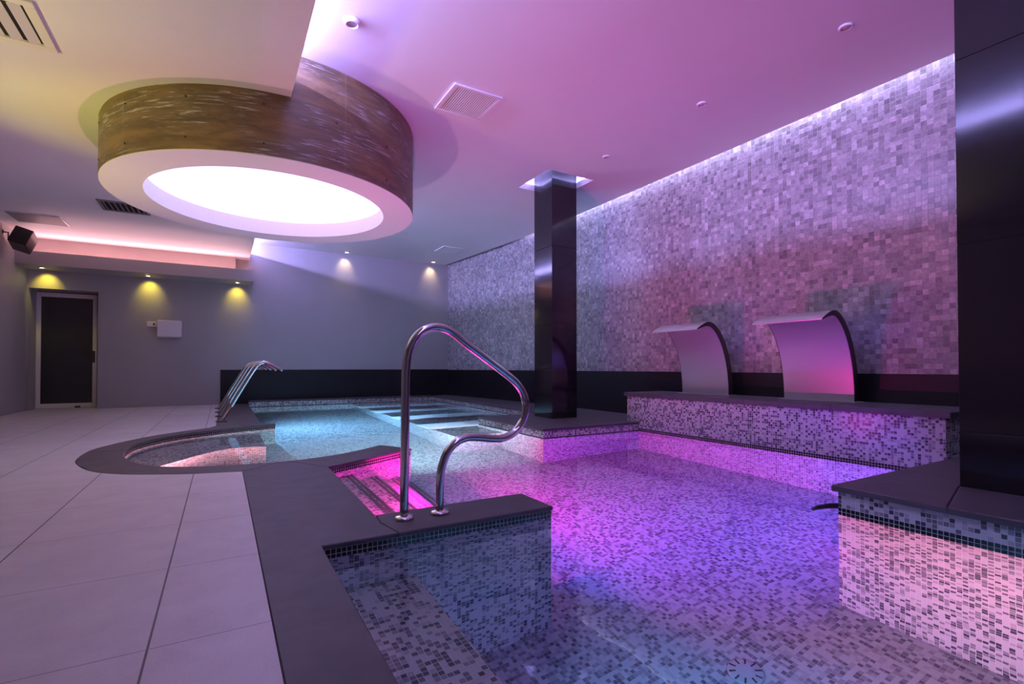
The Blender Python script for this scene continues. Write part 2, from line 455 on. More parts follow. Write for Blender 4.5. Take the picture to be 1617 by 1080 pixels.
mb = MB()
Ls = [0.0]
for a, b in zip(wall_path, wall_path[1:]): Ls.append(Ls[-1] + math.hypot(b[0] - a[0], b[1] - a[1]))
for i in range(len(wall_path) - 1):
    a, b = wall_path[i], wall_path[i + 1]
    mb.face([(a[0], a[1], POOLZ), (b[0], b[1], POOLZ), (b[0], b[1], 3.6), (a[0], a[1], 3.6)][::-1], 0,
            [(Ls[i], POOLZ), (Ls[i + 1], POOLZ), (Ls[i + 1], 3.6), (Ls[i], 3.6)][::-1])
bk = [(XB + 0.4, YF), (XB + 0.4, YB)]
mb.face([(XB + 0.4, YF, POOLZ), (XB + 0.4, YB, POOLZ), (XB + 0.4, YB, 3.6), (XB + 0.4, YF, 3.6)])
tag(mb.build('wall_right', 'pearl_mosaic', recalc=False), 'pearly square mosaic wall behind the waterfall spouts', 'wall', kind='structure')
# black band along the foot of both walls
mb = MB(); mb.box(-0.025, 4.95, YB - 0.012, YB, 0.0, 0.70)
tag(mb.build('baseboard_back', 'band'), 'black stone band along the foot of the far wall', 'baseboard', kind='structure')
mb = MB()
inn = [(p[0] - 0.012, p[1]) for p in wall_path]
mb.prism(inn + wall_path[::-1], 0.0, 0.69)
tag(mb.build('baseboard_right', 'band'), 'black stone band along the foot of the mosaic wall', 'baseboard', kind='structure')

# upper ceiling with the square opening round the middle column and the light slot by the mosaic wall
OX0, OX1, OY0, OY1 = 3.655, 4.402, 5.315, 6.075
mb = MB()
ZT = ZC + 0.07
mb.box(XL, OX0, YF, YB, ZC, ZT); mb.box(OX0, OX1, YF, OY0, ZC, ZT); mb.box(OX0, OX1, OY1, YB, ZC, ZT)
ce = [(5.18, YF), (5.18, 7.6)] + [(p[0], p[1]) for p in smooth_path([(5.18, 7.6), (5.155, 8.2), (5.10, 9.0), (4.97, 10.4), (4.86, YB)], 5)][1:]
mb.prism([(OX1, YF)] + ce + [(OX1, YB)], ZC, ZT)
# recess walls and roof above everything
for a in ((OX0 - 0.02, OX0, OY0 - 0.02, OY1 + 0.02), (OX1, OX1 + 0.02, OY0 - 0.02, OY1 + 0.02), (OX0, OX1, OY0 - 0.02, OY0), (OX0, OX1, OY1, OY1 + 0.02)):
    mb.box(*a, ZT, 3.6)
mb.box(XL - 0.3, XB + 0.6, YF - 0.3, YB + 0.6, 3.6, 3.7)
tag(mb.build('ceiling', 'ceiling_paint'), 'smooth white upper ceiling over the pool', 'ceiling', kind='structure')
# lower ceiling raft on the left, with an upstand that hides its light strip
DC = Vector((0.475, 5.87, 0)); DR = 1.457; DI = 1.134
mb = MB()
mb.box(XL, XE, YF, YB, ZS, ZS + 0.06)
mb.box(XE - 0.02, XE, YF, YB, ZS + 0.06, 3.12)
tag(mb.build('ceiling_left', 'ceiling_paint'), 'lower white ceiling panel over the deck at the left', 'ceiling', kind='structure')

# bulkhead against the far wall with its light trough
mb = MB()
BX1 = 0.535
mb.box(XL, BX1, 11.06, YB, 2.455, 2.485)
mb.box(XL, BX1, 11.06, 11.09, 2.485, 2.675)
mb.box(BX1 - 0.03, BX1, 11.09, YB, 2.485, 2.675)
mb.box(XL, 0.225, 11.45, YB, 2.485, ZS)
tag(mb.build('trim_10', 'wall_paint'), 'grey bulkhead with a pink lit trough above the door', 'bulkhead', kind='structure')

# ------------------------------------------------------------------ door
d = tag(bpy.data.objects.new('door_1', None), 'white framed dark glass door in the far wall', 'door', kind='structure')
COL.objects.link(d); d.location = (-2.4745, YB + 0.46, 0)
fw = 0.4305
mb = MB(); mb.box(-fw, -fw + 0.065, -0.03, 0.03, 0.0, 2.12, 0, 0.004, 1); mb.box(fw - 0.065, fw, -0.03, 0.03, 0.0, 2.12, 0, 0.004, 1)
mb.box(-fw + 0.065, fw - 0.065, -0.03, 0.03, 2.04, 2.12, 0, 0.004, 1); mb.box(-fw + 0.065, fw - 0.065, -0.03, 0.03, 0.0, 0.085, 0, 0.004, 1)
mb.build('frame', 'alu', d)
mb = MB(); mb.box(-fw + 0.065, fw - 0.065, -0.008, 0.008, 0.085, 2.04); mb.build('glass_pane', 'glass_dark', d)
h = MB(); h.box(fw - 0.063, fw - 0.028, -0.040, -0.030, 0.84, 1.06, 0, 0.004, 1)
h.tube([(fw - 0.045, -0.035, 1.0), (fw - 0.045, -0.075, 1.0), (fw - 0.07, -0.085, 1.0), (fw - 0.19, -0.085, 1.0)], 0.009, 10)
h.lathe([(0.0, 0), (0.014, 0), (0.014, 0.012), (0, 0.012)], 14, mat=Matrix.Translation((fw - 0.045, -0.040, 0.90)) @ Matrix.Rotation(PI / 2, 4, 'X'))
h.build('handle', 'dark_steel', d)
h = MB(); h.box(0.12, 0.20, -0.045, -0.03, 0.0, 0.035, 0, 0.003, 1); h.build('floor_catch', 'dark_steel', d)

# ------------------------------------------------------------------ round drum light
t = thing('round_ceiling_light', 'large round drum light clad in bark veneer hanging over the spa', 'ceiling light', (DC.x, DC.y, 2.45))
mb = MB(); seg = 128; zh = ZC - 2.45 - 0.001
for i in range(seg):
    a, b = 2 * PI * i / seg, 2 * PI * (i + 1) / seg
    pa, pb = (DR * math.cos(a), DR * math.sin(a)), (DR * math.cos(b), DR * math.sin(b))
    mb.face([(*pa, 0.006), (*pb, 0.006), (*pb, zh), (*pa, zh)], 0, [(a * DR, 0), (b * DR, 0), (b * DR, zh), (a * DR, zh)], True)
    ia, ib = ((DR - 0.02) * math.cos(a), (DR - 0.02) * math.sin(a)), ((DR - 0.02) * math.cos(b), (DR - 0.02) * math.sin(b))
    mb.face([(*ib, 0.006), (*ia, 0.006), (*ia, zh), (*ib, zh)], 0, [(0, 0), (0.1, 0), (0.1, 0.1), (0, 0.1)], True)
bmesh.ops.remove_doubles(mb.bm, verts=mb.bm.verts[:], dist=1e-5)
clad = mb.build('bark_cladding', 'bark', t, recalc=False)
mb = MB(); mb.lathe([(DR - 0.002, 0.0), (DR - 0.002, 0.03), (DI + 0.02, 0.03), (DI + 0.02, 0.20), (DI, 0.20), (DI, 0.0)], 128, closed=True, smooth=False)
mb.build('white_rim', 'white', t)
mb = MB(); mb.lathe([(0, 0.170), (DI - 0.001, 0.170), (DI - 0.001, 0.19), (0, 0.19)], 96, smooth=False); mb.build('light_diffuser', 'diffuser', t)
sm = None
for i in range(16):
    for z in (0.10, 0.42 if True else 0):
        a = 2 * PI * (i + 0.5) / 16 + 0.06
        if sm is None:
            b = MB(); b.lathe([(0.0, 0.006), (0.007, 0.005), (0.010, 0.0), (0.0, -0.004)], 12); o = sm = b.build('screw_cap', 'dark_steel', clad)
        else:
            o = sm.copy(); COL.objects.link(o); o.parent = clad
        o.location = (DR * math.cos(a), DR * math.sin(a), z); o.rotation_euler = (0, PI / 2, a)

# ------------------------------------------------------------------ columns, plinths, bench
def column(label, x0, x1, y0, y1, zb, zt, joints):
    t = thing('column', label, 'column', ((x0 + x1) / 2, (y0 + y1) / 2, zb))
    wx, wy = (x1 - x0) / 2, (y1 - y0) / 2; z = 0.0
    prev = 0.0
    for zj in joints + [zt - zb]:
        b = MB(); b.box(-wx, wx, -wy, wy, prev, zj - 0.0012, 0, 0.002, 1); b.build('cladding_slab', 'granite', t); prev = zj
    return t
column('slender polished black column standing on the plinth in the pool', 3.850, 4.268, 5.515, 5.955, 0.056, 3.60, [1.30, 2.35])
column('wide polished black column at the right edge of the view', 3.485, 3.905, 0.60, 1.115, 0.101, 3.329, [0.30, 1.32, 2.34])

t = thing('column_plinth', 'low mosaic plinth with dark stone top under the slender column', 'plinth', (4.2, 5.5, POOLZ))
pl = [(3.135, 4.662), (4.585, 4.662), (4.585, 4.862), (5.255, 4.862), (5.255, 6.30), (3.135, 6.30)]
sh = lambda P: [(a - 4.2, b - 5.5) for a, b in P]
mb = MB(); mb.prism(sh(pl), 0, 0.028 - POOLZ, 0, levels=[(0.028 - POOLZ, -0.045 - POOLZ, 0), (-0.045 - POOLZ, -0.0666 - POOLZ, 1), (-0.0666 - POOLZ, 0, 0)])
mb.build('body', ['pool_mosaic', 'band_mosaic'], t)
mb = MB(); mb.prism(sh([(3.120, 4.647), (4.584, 4.647), (4.584, 4.862), (5.255, 4.862), (5.255, 6.30), (3.120, 6.30)]), 0.0285 - POOLZ, 0.056 - POOLZ, 0)
mb.build('stone_top', 'coping', t)

t = thing('column_plinth', 'nearer mosaic plinth with thick dark stone top at lower right', 'plinth', (4.0, 0, POOLZ))
pr = [(2.940, YF + 0.01), (5.255, YF + 0.01), (5.255, 1.465), (2.940, 1.465)]
sh = lambda P: [(a - 4.0, b) for a, b in P]
mb = MB(); mb.prism(sh(pr), 0, 0.068 - POOLZ, 0, levels=[(0.068 - POOLZ, -0.0222 - POOLZ, 0), (-0.0222 - POOLZ, -0.0666 - POOLZ, 1), (-0.0666 - POOLZ, 0, 0)])
mb.build('body', ['pool_mosaic', 'band_mosaic'], t)
def slab(poly, nm='stone_slab'):
    p = offset_poly(ccw(sh(poly)), 0.0012); b = MB(); b.prism(p, 0.0685 - POOLZ, 0.0955 - POOLZ, 0); q = offset_poly(p, 0.005)
    n = len(p)
    for i in range(n):
        j = (i + 1) % n
        b.face([(*p[i], 0.0955 - POOLZ), (*p[j], 0.0955 - POOLZ), (*q[j], 0.1005 - POOLZ), (*q[i], 0.1005 - POOLZ)], 0)
    b.face([(*a, 0.1005 - POOLZ) for a in q]); b.build(nm, 'coping', t, recalc=False)
slab([(2.915, 0.98), (3.483, 1.117), (3.483, 1.117), (5.255, 1.117), (5.255, 1.49), (2.915, 1.49)][0:2] + [(5.255, 1.117), (5.255, 1.49), (2.915, 1.49)])
slab([(2.915, YF + 0.01), (5.255, YF + 0.01), (5.255, 1.117), (3.483, 1.117), (2.915, 0.98)])

t = thing('waterfall_bench', 'long mosaic bench with dark stone top carrying the two waterfall spouts', 'bench', (4.9, 3.2, POOLZ))
sh = lambda P: [(a - 4.9, b - 3.2) for a, b in P]
mb = MB(); mb.prism(sh([(4.588, 1.545), (5.255, 1.545), (5.255, 4.860), (4.588, 4.860)]), 0, 0.375 - POOLZ, 0,
                    levels=[(0.375 - POOLZ, -0.0222 - POOLZ, 0), (-0.0222 - POOLZ, -0.0666 - POOLZ, 1), (-0.0666 - POOLZ, 0, 0)])
mb.build('body', ['pool_mosaic', 'band_mosaic'], t)
ys = [1.505, 2.33, 3.16, 4.03, 4.885]
for a, b_ in zip(ys, ys[1:]):
    mb = MB(); mb.box(4.555 - 4.9, 5.255 - 4.9, a - 3.2 + 0.0012, b_ - 3.2 - 0.0012, 0.3755 - POOLZ, 0.425 - POOLZ, 0, 0.004, 2); mb.build('stone_slab', 'coping', t)

# ------------------------------------------------------------------ waterfall spouts
prof = smooth_path([(5.000, 0.435), (4.996, 0.56), (4.975, 0.72), (4.935, 0.87), (4.88, 1.00), (4.81, 1.105), (4.735, 1.178), (4.665, 1.207), (4.59, 1.200), (4.475, 1.163)], 5)
prof = [(p[0], p[1]) for p in prof]
def make_spout(label, yc):
    t = thing('waterfall_spout', label, 'waterfall spout', (5.0, yc, 0.426), group=None)
    W = 0.327; n = len(prof)
    front = [(p[0] - 5.0, p[1] - 0.426) for p in prof]
    back = []
    for i in range(n):
        a, c = Vector(front[max(i - 1, 0)]), Vector(front[min(i + 1, n - 1)]); tg = (c - a).normalized()
        nr = Vector((tg.y, -tg.x))             # towards the wall / up
        s_ = i / (n - 1)
        th = 0.062 * (1 - s_ ** 4) + 0.010
        back.append((front[i][0] + nr.x * th, front[i][1] + nr.y * th))
    b = MB()
    for i in range(n - 1):
        f0, f1, k0, k1 = front[i], front[i + 1], back[i], back[i + 1]
        b.face([(f0[0], -W, f0[1]), (f0[0], W, f0[1]), (f1[0], W, f1[1]), (f1[0], -W, f1[1])], 0, None, True)
    bmesh.ops.remove_doubles(b.bm, verts=b.bm.verts[:], dist=1e-5)
    b.build('front_blade', 'satin', t)
    b = MB()
    for i in range(n - 1):
        k0, k1 = back[i], back[i + 1]
        b.face([(k0[0], W, k0[1]), (k0[0], -W, k0[1]), (k1[0], -W, k1[1]), (k1[0], W, k1[1])], 0, None, True)
    fl, kl = front[-1], back[-1]
    b.face([(fl[0], -W, fl[1]), (fl[0], W, fl[1]), (kl[0], W, kl[1]), (kl[0], -W, kl[1])])
    bmesh.ops.remove_doubles(b.bm, verts=b.bm.verts[:], dist=1e-5)
    b.build('back_shell', 'satin', t)
    for sgn in (-1, 1):
        b = MB(); y0_, y1_ = sgn * W, sgn * (W + 0.006)
        for i in range(n - 1):
            f0, f1, k0, k1 = front[i], front[i + 1], back[i], back[i + 1]
            b.face([(f0[0], y1_, f0[1]), (f1[0], y1_, f1[1]), (k1[0], y1_, k1[1]), (k0[0], y1_, k0[1])])
            b.face([(f0[0], y0_, f0[1]), (f1[0], y0_, f1[1]), (k1[0], y0_, k1[1]), (k0[0], y0_, k0[1])])
            b.face([(f0[0], y0_, f0[1]), (f0[0], y1_, f0[1]), (f1[0], y1_, f1[1]), (f1[0], y0_, f1[1])])
            b.face([(k0[0], y0_, k0[1]), (k0[0], y1_, k0[1]), (k1[0], y1_, k1[1]), (k1[0], y0_, k1[1])])
        bmesh.ops.remove_doubles(b.bm, verts=b.bm.verts[:], dist=1e-5)
        b.build('side_plate', 'dark_steel', t)
    b = MB(); b.box(-0.06, 0.10, -W - 0.04, W + 0.04, 0.0, 0.009, 0, 0.002, 1); b.build('base_plate', 'satin', t)
    return t
make_spout('curved steel waterfall spout on the bench, nearer the black middle column', 3.982)
make_spout('curved steel waterfall spout on the bench, brighter pink and nearer the right plinth', 2.675)

# ------------------------------------------------------------------ handrail
t = thing('pool_handrail', 'bent polished steel handrail standing on the short dark wall by the steps', 'handrail', (0.875, 2.40, 0.0))
hp = [(0.784, 0.010), (0.787, 0.35), (0.789, 0.62), (0.791, 0.73), (0.803, 0.82), (0.838, 0.895), (0.893, 0.942), (0.958, 0.957), (1.03, 0.937), (1.11, 0.882),
      (1.20, 0.822), (1.29, 0.762), (1.37, 0.708), (1.432, 0.660), (1.475, 0.603), (1.492, 0.535), (1.474, 0.452), (1.420, 0.388), (1.345, 0.359), (1.27, 0.362),
      (1.195, 0.373), (1.125, 0.377), (1.062, 0.356), (1.012, 0.306), (0.982, 0.230), (0.974, 0.15), (0.971, 0.010)]
path = [(p[0] - 0.875, 0.0, p[1]) for p in smooth_path([(a, b) for a, b in hp], 6)]
mb = MB(); mb.tube(path, 0.0215, 20); mb.build('rail_tube', 'steel', t)
for xx in (0.784, 0.971):
    b = MB(); b.lathe([(0.0215, 0.020), (0.040, 0.017), (0.048, 0.010), (0.050, 0.0), (0.0, 0.0)], 32); o = b.build('flange', 'chrome', t); o.location = (xx - 0.875, 0.0, 0.001)

# ------------------------------------------------------------------ jet pipes
labels = ['nearest leaning steel jet pipe on the dark coping above the spa', 'second leaning steel jet pipe counted from the spa',
          'third leaning steel jet pipe counted from the spa', 'farthest leaning steel jet pipe beside the black wall band']
jp = smooth_path([(-0.0, 0.005, 0), (0.10, 0.19, 0), (0.20, 0.375, 0), (0.30, 0.555, 0), (0.385, 0.705, 0), (0.44, 0.785, 0), (0.505, 0.822, 0), (0.575, 0.808, 0), (0.66, 0.765, 0), (0.765, 0.705, 0)], 6)
proto = None
for i, (y, lb) in enumerate(zip((7.95, 8.77, 9.58, 10.45), labels)):
    if proto is None:
        t = proto = thing('water_jet_pipe', lb, 'jet pipe', (0.0, y, 0), group='leaning jet pipes on the coping')
        n = len(jp); rr = [0.027 if k < n * 0.75 else 0.027 - 0.010 * (k - n * 0.75) / (n * 0.25) for k in range(n)]
        b = MB(); b.tube([(p[0], 0, p[1]) for p in jp], rr, 16); b.build('bent_tube', 'steel', t)
        b = MB(); b.lathe([(0.0, 0.0), (0.075, 0.0), (0.075, 0.006), (0.060, 0.014), (0.030, 0.020), (0.0, 0.020)], 28); o = b.build('flange', 'dark_steel', t); o.location = (0, 0, 0.001)
    else:
        t = copy_tree(proto); t.location = (-0.012 * i, y, 0); t['label'] = lb

# ------------------------------------------------------------------ vents, panel, downlights
def vent(label, xc, yc, z, sx, sy, nslat, along='y', mt='plastic', wf=0.30, fr=0.035, tilt=0.6):
    """square ceiling grille hanging just under the ceiling: frame and slats"""
    t = thing('ceiling_vent', label, 'vent', (xc, yc, z))
    th = 0.018
    b = MB()
    b.box(-sx, sx, -sy, -sy + fr, -th, -0.0005, 0, 0.003, 1); b.box(-sx, sx, sy - fr, sy, -th, -0.0005, 0, 0.003, 1)
    b.box(-sx, -sx + fr, -sy + fr, sy - fr, -th, -0.0005, 0, 0.003, 1); b.box(sx - fr, sx, -sy + fr, sy - fr, -th, -0.0005, 0, 0.003, 1)
    b.build('frame', mt, t)
    b = MB(); b.box(-sx + fr, sx - fr, -sy + fr, sy - fr, -0.003, -0.0008); b.build('backing', 'dark', t)
    first = None
    for i in range(nslat):
        f = (i + 0.5) / nslat
        if first is None:
            b = MB(); L = (sy if along == 'y' else sx) - fr
            w = ((sx if along == 'y' else sy) - fr) * 2 / nslat
            if along == 'y': b.box(-w * wf, w * wf, -L, L, -0.0015, 0.0015)
            else: b.box(-L, L, -w * wf, w * wf, -0.0015, 0.0015)
            o = first = b.build('slat', mt, t)
            o.rotation_euler = (0, tilt, 0) if along == 'y' else (tilt, 0, 0)
        else:
            o = first.copy(); COL.objects.link(o); o.parent = t
        off = (-(sx - fr) + f * 2 * (sx - fr)) if along == 'y' else (-(sy - fr) + f * 2 * (sy - fr))
        o.location = (off, 0, -0.011) if along == 'y' else (0, off, -0.011)
    return t
vent('square white slatted vent on the magenta ceiling beside the drum light', 2.052, 4.360, ZC, 0.25, 0.255, 20, 'y')
vent('small square vent on the upper ceiling near the far mosaic corner', 4.28, 10.05, ZC, 0.24, 0.27, 14, 'y')
vent('large cream air vent with wide slats at the upper left', -1.290, 4.315, ZS, 0.285, 0.285, 5, 'y', 'cream', 0.36, 0.06, -0.35)
vent('dark four-way air vent half hidden behind the drum light', -1.18, 8.62, ZS, 0.27, 0.25, 8, 'y', 'panel')
t = thing('access_panel', 'flat grey access panel in the lower ceiling near the door', 'ceiling panel', (-2.39, 9.95, ZS))
b = MB(); b.box(-0.29, 0.30, -0.285, 0.285, -0.012, -0.0005, 0, 0.002, 1); b.build('lid', 'panel', t)
b = MB()
for q in ((-0.305, -0.292, -0.30, 0.30), (0.302, 0.318, -0.30, 0.30), (-0.292, 0.302, -0.30, -0.287), (-0.292, 0.302, 0.287, 0.30)): b.box(*q, -0.010, -0.0005)
b.build('frame', 'alu', t)

proto_dl = None
def downlight(label, x, y, z, lit=None, r=0.05, group='downlights', drop=0.012):
    t = thing('downlight', label, 'downlight', (x, y, z), group=group)
    b = MB(); b.lathe([(r * 0.66, -0.001), (r * 0.68, -drop), (r * 0.80, -drop - 0.004), (r, -drop * 0.6), (r, -0.001)], 28, closed=True); b.build('ring', 'white' if not lit else 'chrome', t)
    b = MB(); b.lathe([(0, -drop * 0.6), (r * 0.66, -drop * 0.5), (r * 0.66, -0.001), (0, -0.001)], 24); b.build('lens', lit or 'lens', t)
    return t
downlight('unlit round downlight on the lilac ceiling above the drum light', 0.819, 3.763, ZC, None, 0.058, 'unlit downlights of the upper ceiling', 0.03)
downlight('unlit downlight on the magenta ceiling, nearest the wide black column', 4.063, 1.939, ZC, None, 0.05, 'unlit downlights of the upper ceiling')
downlight('unlit downlight on the magenta ceiling, middle of the row along the mosaic wall', 4.04, 3.226, ZC, None, 0.05, 'unlit downlights of the upper ceiling')
downlight('unlit downlight on the magenta ceiling, nearest the slender black column', 4.047, 4.63, ZC, None, 0.05, 'unlit downlights of the upper ceiling')
downlight('lit downlight by the far wall, just right of the drum light', 2.401, 11.43, ZC, 'bulb_white', 0.06, 'lit downlights by the far wall')
downlight('lit downlight by the far wall, nearest the mosaic corner', 4.45, 11.43, ZC, 'bulb_white', 0.06, 'lit downlights by the far wall')
downlight('lit yellow downlight under the bulkhead above the door', -2.66, 11.33, 2.455, 'bulb', 0.055, 'lit yellow downlights under the bulkhead')
downlight('lit yellow downlight under the bulkhead above the wall cabinet', -1.195, 11.34, 2.455, 'bulb', 0.055, 'lit yellow downlights under the bulkhead')
downlight('lit yellow downlight under the right end of the bulkhead', 0.259, 11.35, 2.455, 'bulb', 0.055, 'lit yellow downlights under the bulkhead')

# ------------------------------------------------------------------ wall things
t = thing('wall_mounted_cabinet', 'pale grey plastic box mounted on the far wall right of the door', 'wall cabinet', (-0.875, YB, 1.49))
b = MB(); b.box(-0.20, 0.20, -0.13, -0.002, -0.165, 0.165, 0, 0.025, 3); b.build('housing', 'plastic', t)
b = MB(); b.box(-0.185, 0.185, -0.14, -0.129, -0.15, 0.15, 0, 0.008, 2); b.build('cover', 'plastic', t)
t = thing('fused_switch', 'small white switch plate left of the wall cabinet', 'switch', (-1.16, YB, 1.575))
b = MB(); b.box(-0.075, 0.075, -0.022, -0.001, -0.05, 0.05, 0, 0.006, 2); b.build('plate', 'white', t)
b = MB(); b.box(0.02, 0.05, -0.030, -0.021, -0.02, 0.02, 0, 0.003, 1); b.build('rocker', 'dark_steel', t)

t = thing('wall_speaker', 'small black speaker tilted on a bracket high on the left wall', 'speaker', (-2.70, 10.55, 2.74))
b = MB()
rot = Matrix.Rotation(math.radians(-16), 4, 'X') @ Matrix.Rotation(math.radians(10), 4, 'Z')
b.box(-0.11, 0.11, -0.18, 0.18, -0.135, 0.135, 0, 0.012, 2, mat=Matrix.Rotation(math.radians(18), 4, 'Y') @ Matrix.Rotation(math.radians(-14), 4, 'X'))
b.build('cabinet', 'black', t)
b = MB(); b.tube([(-0.09, 0.0, 0.02), (-0.17, 0.0, 0.02), (-0.17, 0.0, 0.10), (-0.228, 0.0, 0.10)], 0.012, 10)
b.lathe([(0, 0), (0.035, 0), (0.035, 0.008), (0, 0.008)], 16, mat=Matrix.Translation((-0.229, 0, 0.10)) @ Matrix.Rotation(PI / 2, 4, 'Y'))
b.build('wall_mount', 'dark_steel', t)

# ------------------------------------------------------------------ under water: steps, beds, spa bench, lamps, drain
def step(label, x0, x1, y0, y1, top, poly=None):
    b = MB(); p = poly or [(x0, y0), (x1, y0), (x1, y1), (x0, y1)]
    t = thing('pool_step', label, 'pool step', (p[0][0], p[0][1], POOLZ), group='entry steps under water')
    loc = [(a - p[0][0], c - p[0][1]) for a, c in p]
    b.prism(loc, 0.0, top - POOLZ, 0); b.build('tread', 'pool_mosaic', t)
    xs = max(a for a, c in loc)
    yy = [c for a, c in loc if abs(a - xs) < 1e-4]
    b = MB()
    for k in range(2):
        b.box(xs - 0.062 + k * 0.034, xs - 0.038 + k * 0.034, min(yy) + 0.01, max(yy) - 0.055, top - POOLZ, top - POOLZ + 0.004)
    b.build('nosing_strip', 'coping', t)
def yB(x): return 3.940 + (x - 0.693) * 0.6108
xs = [0.700, 0.905, 1.125, 1.340, 1.508]
tops = [-0.24, -0.49, -0.75, -1.02]
words = ['highest step between the handrail wall and the wedge wall, just under water', 'second step down, lit magenta behind the handrail posts',
         'third step down beyond the handrail', 'lowest step at the pool bottom beyond the handrail']
for i in range(4):
    step(words[i], 0, 0, 0, 0, tops[i], [(xs[i], 2.537), (xs[i + 1] - 0.001, 2.537), (xs[i + 1] - 0.001, yB(xs[i + 1]) - 0.004), (xs[i], yB(xs[i]) - 0.004)])
t = thing('submerged_ledge', 'submerged mosaic ledge in the near corner below the handrail wall', 'pool ledge', (0.368, 0, POOLZ))
b = MB(); b.box(0.0, 0.407, YF + 0.4, 2.198, 0, -0.42 - POOLZ); b.build('ledge_shell', 'pool_mosaic', t)

t = thing('massage_bed', 'submerged mosaic massage bed with four pale raised bars near the far wall', 'massage bed', (3.4, 8.5, POOLZ))
sh = lambda P: [(a - 3.4, b - 8.5) for a, b in P]
b = MB(); b.prism(sh([(2.47, 5.62), (3.13, 5.62), (3.13, 6.31), (4.19, 6.31), (4.41, 11.345), (2.53, 11.345)]), 0, -0.30 - POOLZ, 0); b.build('bed', 'pool_mosaic', t)
for y in (6.40, 7.68, 8.98, 10.25):
    b = MB()
    xl, xr = 2.44, (4.16 + (y - 6.3) * 0.043)
    n = 10; pts = []
    for k in range(n + 1):
        s_ = k / n; pts.append((y + 0.50 * s_, -0.21 + 0.035 * math.sin(PI * s_)))
    for k in range(n):
        a, c = pts[k], pts[k + 1]
        b.face([(xl - 3.4, a[0] - 8.5, a[1] - POOLZ), (xr - 3.4, a[0] - 8.5 + 0.1, a[1] - POOLZ), (xr - 3.4, c[0] - 8.5 + 0.1, c[1] - POOLZ), (xl - 3.4, c[0] - 8.5, c[1] - POOLZ)], 0, None, True)
    a, c = pts[0], pts[-1]; z0_ = -0.302 - POOLZ
    b.face([(xl - 3.4, a[0] - 8.5, z0_), (xr - 3.4, a[0] - 8.4, z0_), (xr - 3.4, a[0] - 8.4, a[1] - POOLZ), (xl - 3.4, a[0] - 8.5, a[1] - POOLZ)])
    b.face([(xl - 3.4, c[0] - 8.5, z0_), (xl - 3.4, c[0] - 8.5, c[1] - POOLZ), (xr - 3.4, c[0] - 8.4, c[1] - POOLZ), (xr - 3.4, c[0] - 8.4, z0_)])
    side = [(xl - 3.4, q[0] - 8.5, q[1] - POOLZ) for q in pts] + [(xl - 3.4, c[0] - 8.5, z0_), (xl - 3.4, a[0] - 8.5, z0_)]
    b.face(side[::-1])
    bmesh.ops.remove_doubles(b.bm, verts=b.bm.verts[:], dist=1e-5)
    b.build('bed_bar', 'white', t)

t = thing('spa_bench', 'curved submerged mosaic bench round the back of the spa', 'spa bench', (0, 6, POOLZ))
inner = smooth_path([(-0.62, 4.98), (-0.50, 5.25), (-0.36, 5.48), (-0.17, 5.78), (0.08, 6.05), (0.43, 6.02)], 5)
back = [p for p in spa if p[1] > 4.98 and p[0] < 0.44]
poly = [(p[0], p[1]) for p in inner] + [(0.43, 7.19)] + [q for q in back[::-1]]
b = MB(); b.prism(offset_poly(ccw([(p[0], p[1] - 6) for p in poly]), 0.008), 0, -0.38 - POOLZ, 0); b.build('bench_shell', 'pool_mosaic', t)

t = thing('floor_drain', 'round pale drain cover on the pool bottom at lower right', 'drain', (2.12, 1.47, POOLZ + 0.001))
b = MB(); b.lathe([(0, 0.010), (0.068, 0.010), (0.078, 0.006), (0.082, 0.0), (0, 0.0)], 32); cov = b.build('cover', 'drain_grey', t)
first = None
for k in range(10):
    if first is None:
        b = MB(); b.box(0.045, 0.075, -0.004, 0.004, 0.010, 0.0115); o = first = b.build('slot', 'dark', cov)
    else:
        o = first.copy(); COL.objects.link(o); o.parent = cov
    o.rotation_euler = (0, 0, 2 * PI * k / 10)
t = thing('water_inlet', 'small dark nozzle poking out of the near right plinth at the waterline', 'nozzle', (2.939, 1.497, -0.03))
b = MB(); b.tube([(0.06, -0.02, 0.005), (0.0, 0.02, 0.004), (-0.05, 0.05, -0.004), (-0.085, 0.06, -0.012)], [0.016, 0.015, 0.012, 0.009], 12); b.build('spout', 'black', t)

# ------------------------------------------------------------------ lights
def lamp(kind, name, loc, energy, color, size=0.1, size_y=None, target=None, rot=None, spot=None, blend=0.5, caustic=False, spread=None):
    l = bpy.data.lights.new(name, kind); l.energy = energy; l.color = color
    if kind == 'AREA':
        l.shape = 'RECTANGLE' if size_y else 'DISK'; l.size = size
        if size_y: l.size_y = size_y
        if spread: l.spread = spread
    else:
        l.shadow_soft_size = size
    if kind == 'SPOT':
        l.spot_size = spot; l.spot_blend = blend
    o = bpy.data.objects.new(name, l); COL.objects.link(o); o.location = loc
    if target is not None:
        dv = Vector(target) - Vector(loc); o.rotation_euler = dv.to_track_quat('-Z', 'Y').to_euler()
    if rot is not None: o.rotation_euler = rot
    if caustic: l.cycles.is_caustics_light = True
    return o

LAV = (0.40, 0.35, 1.0)
# strip on the raft, shining up and out over the upstand
for yy, ln in ((1.0, 6.7), (9.50, 4.2)):
    lamp('AREA', 'cove_strip_light', (0.13, yy, 3.19), 56 * ln, LAV, ln, 0.03, target=(1.13, yy, 3.55))
# slot along the mosaic wall, shining down the wall
lamp('AREA', 'slot_strip_light', (5.215, 4.1, 3.56), 52, LAV, 0.03, 13.0, rot=(0, math.radians(-4), 0))
lamp('AREA', 'slot_strip_light', (5.235, 4.1, 3.425), 24, (0.75, 0.68, 1.0), 0.02, 13.0, rot=(0, math.radians(-10), 0))
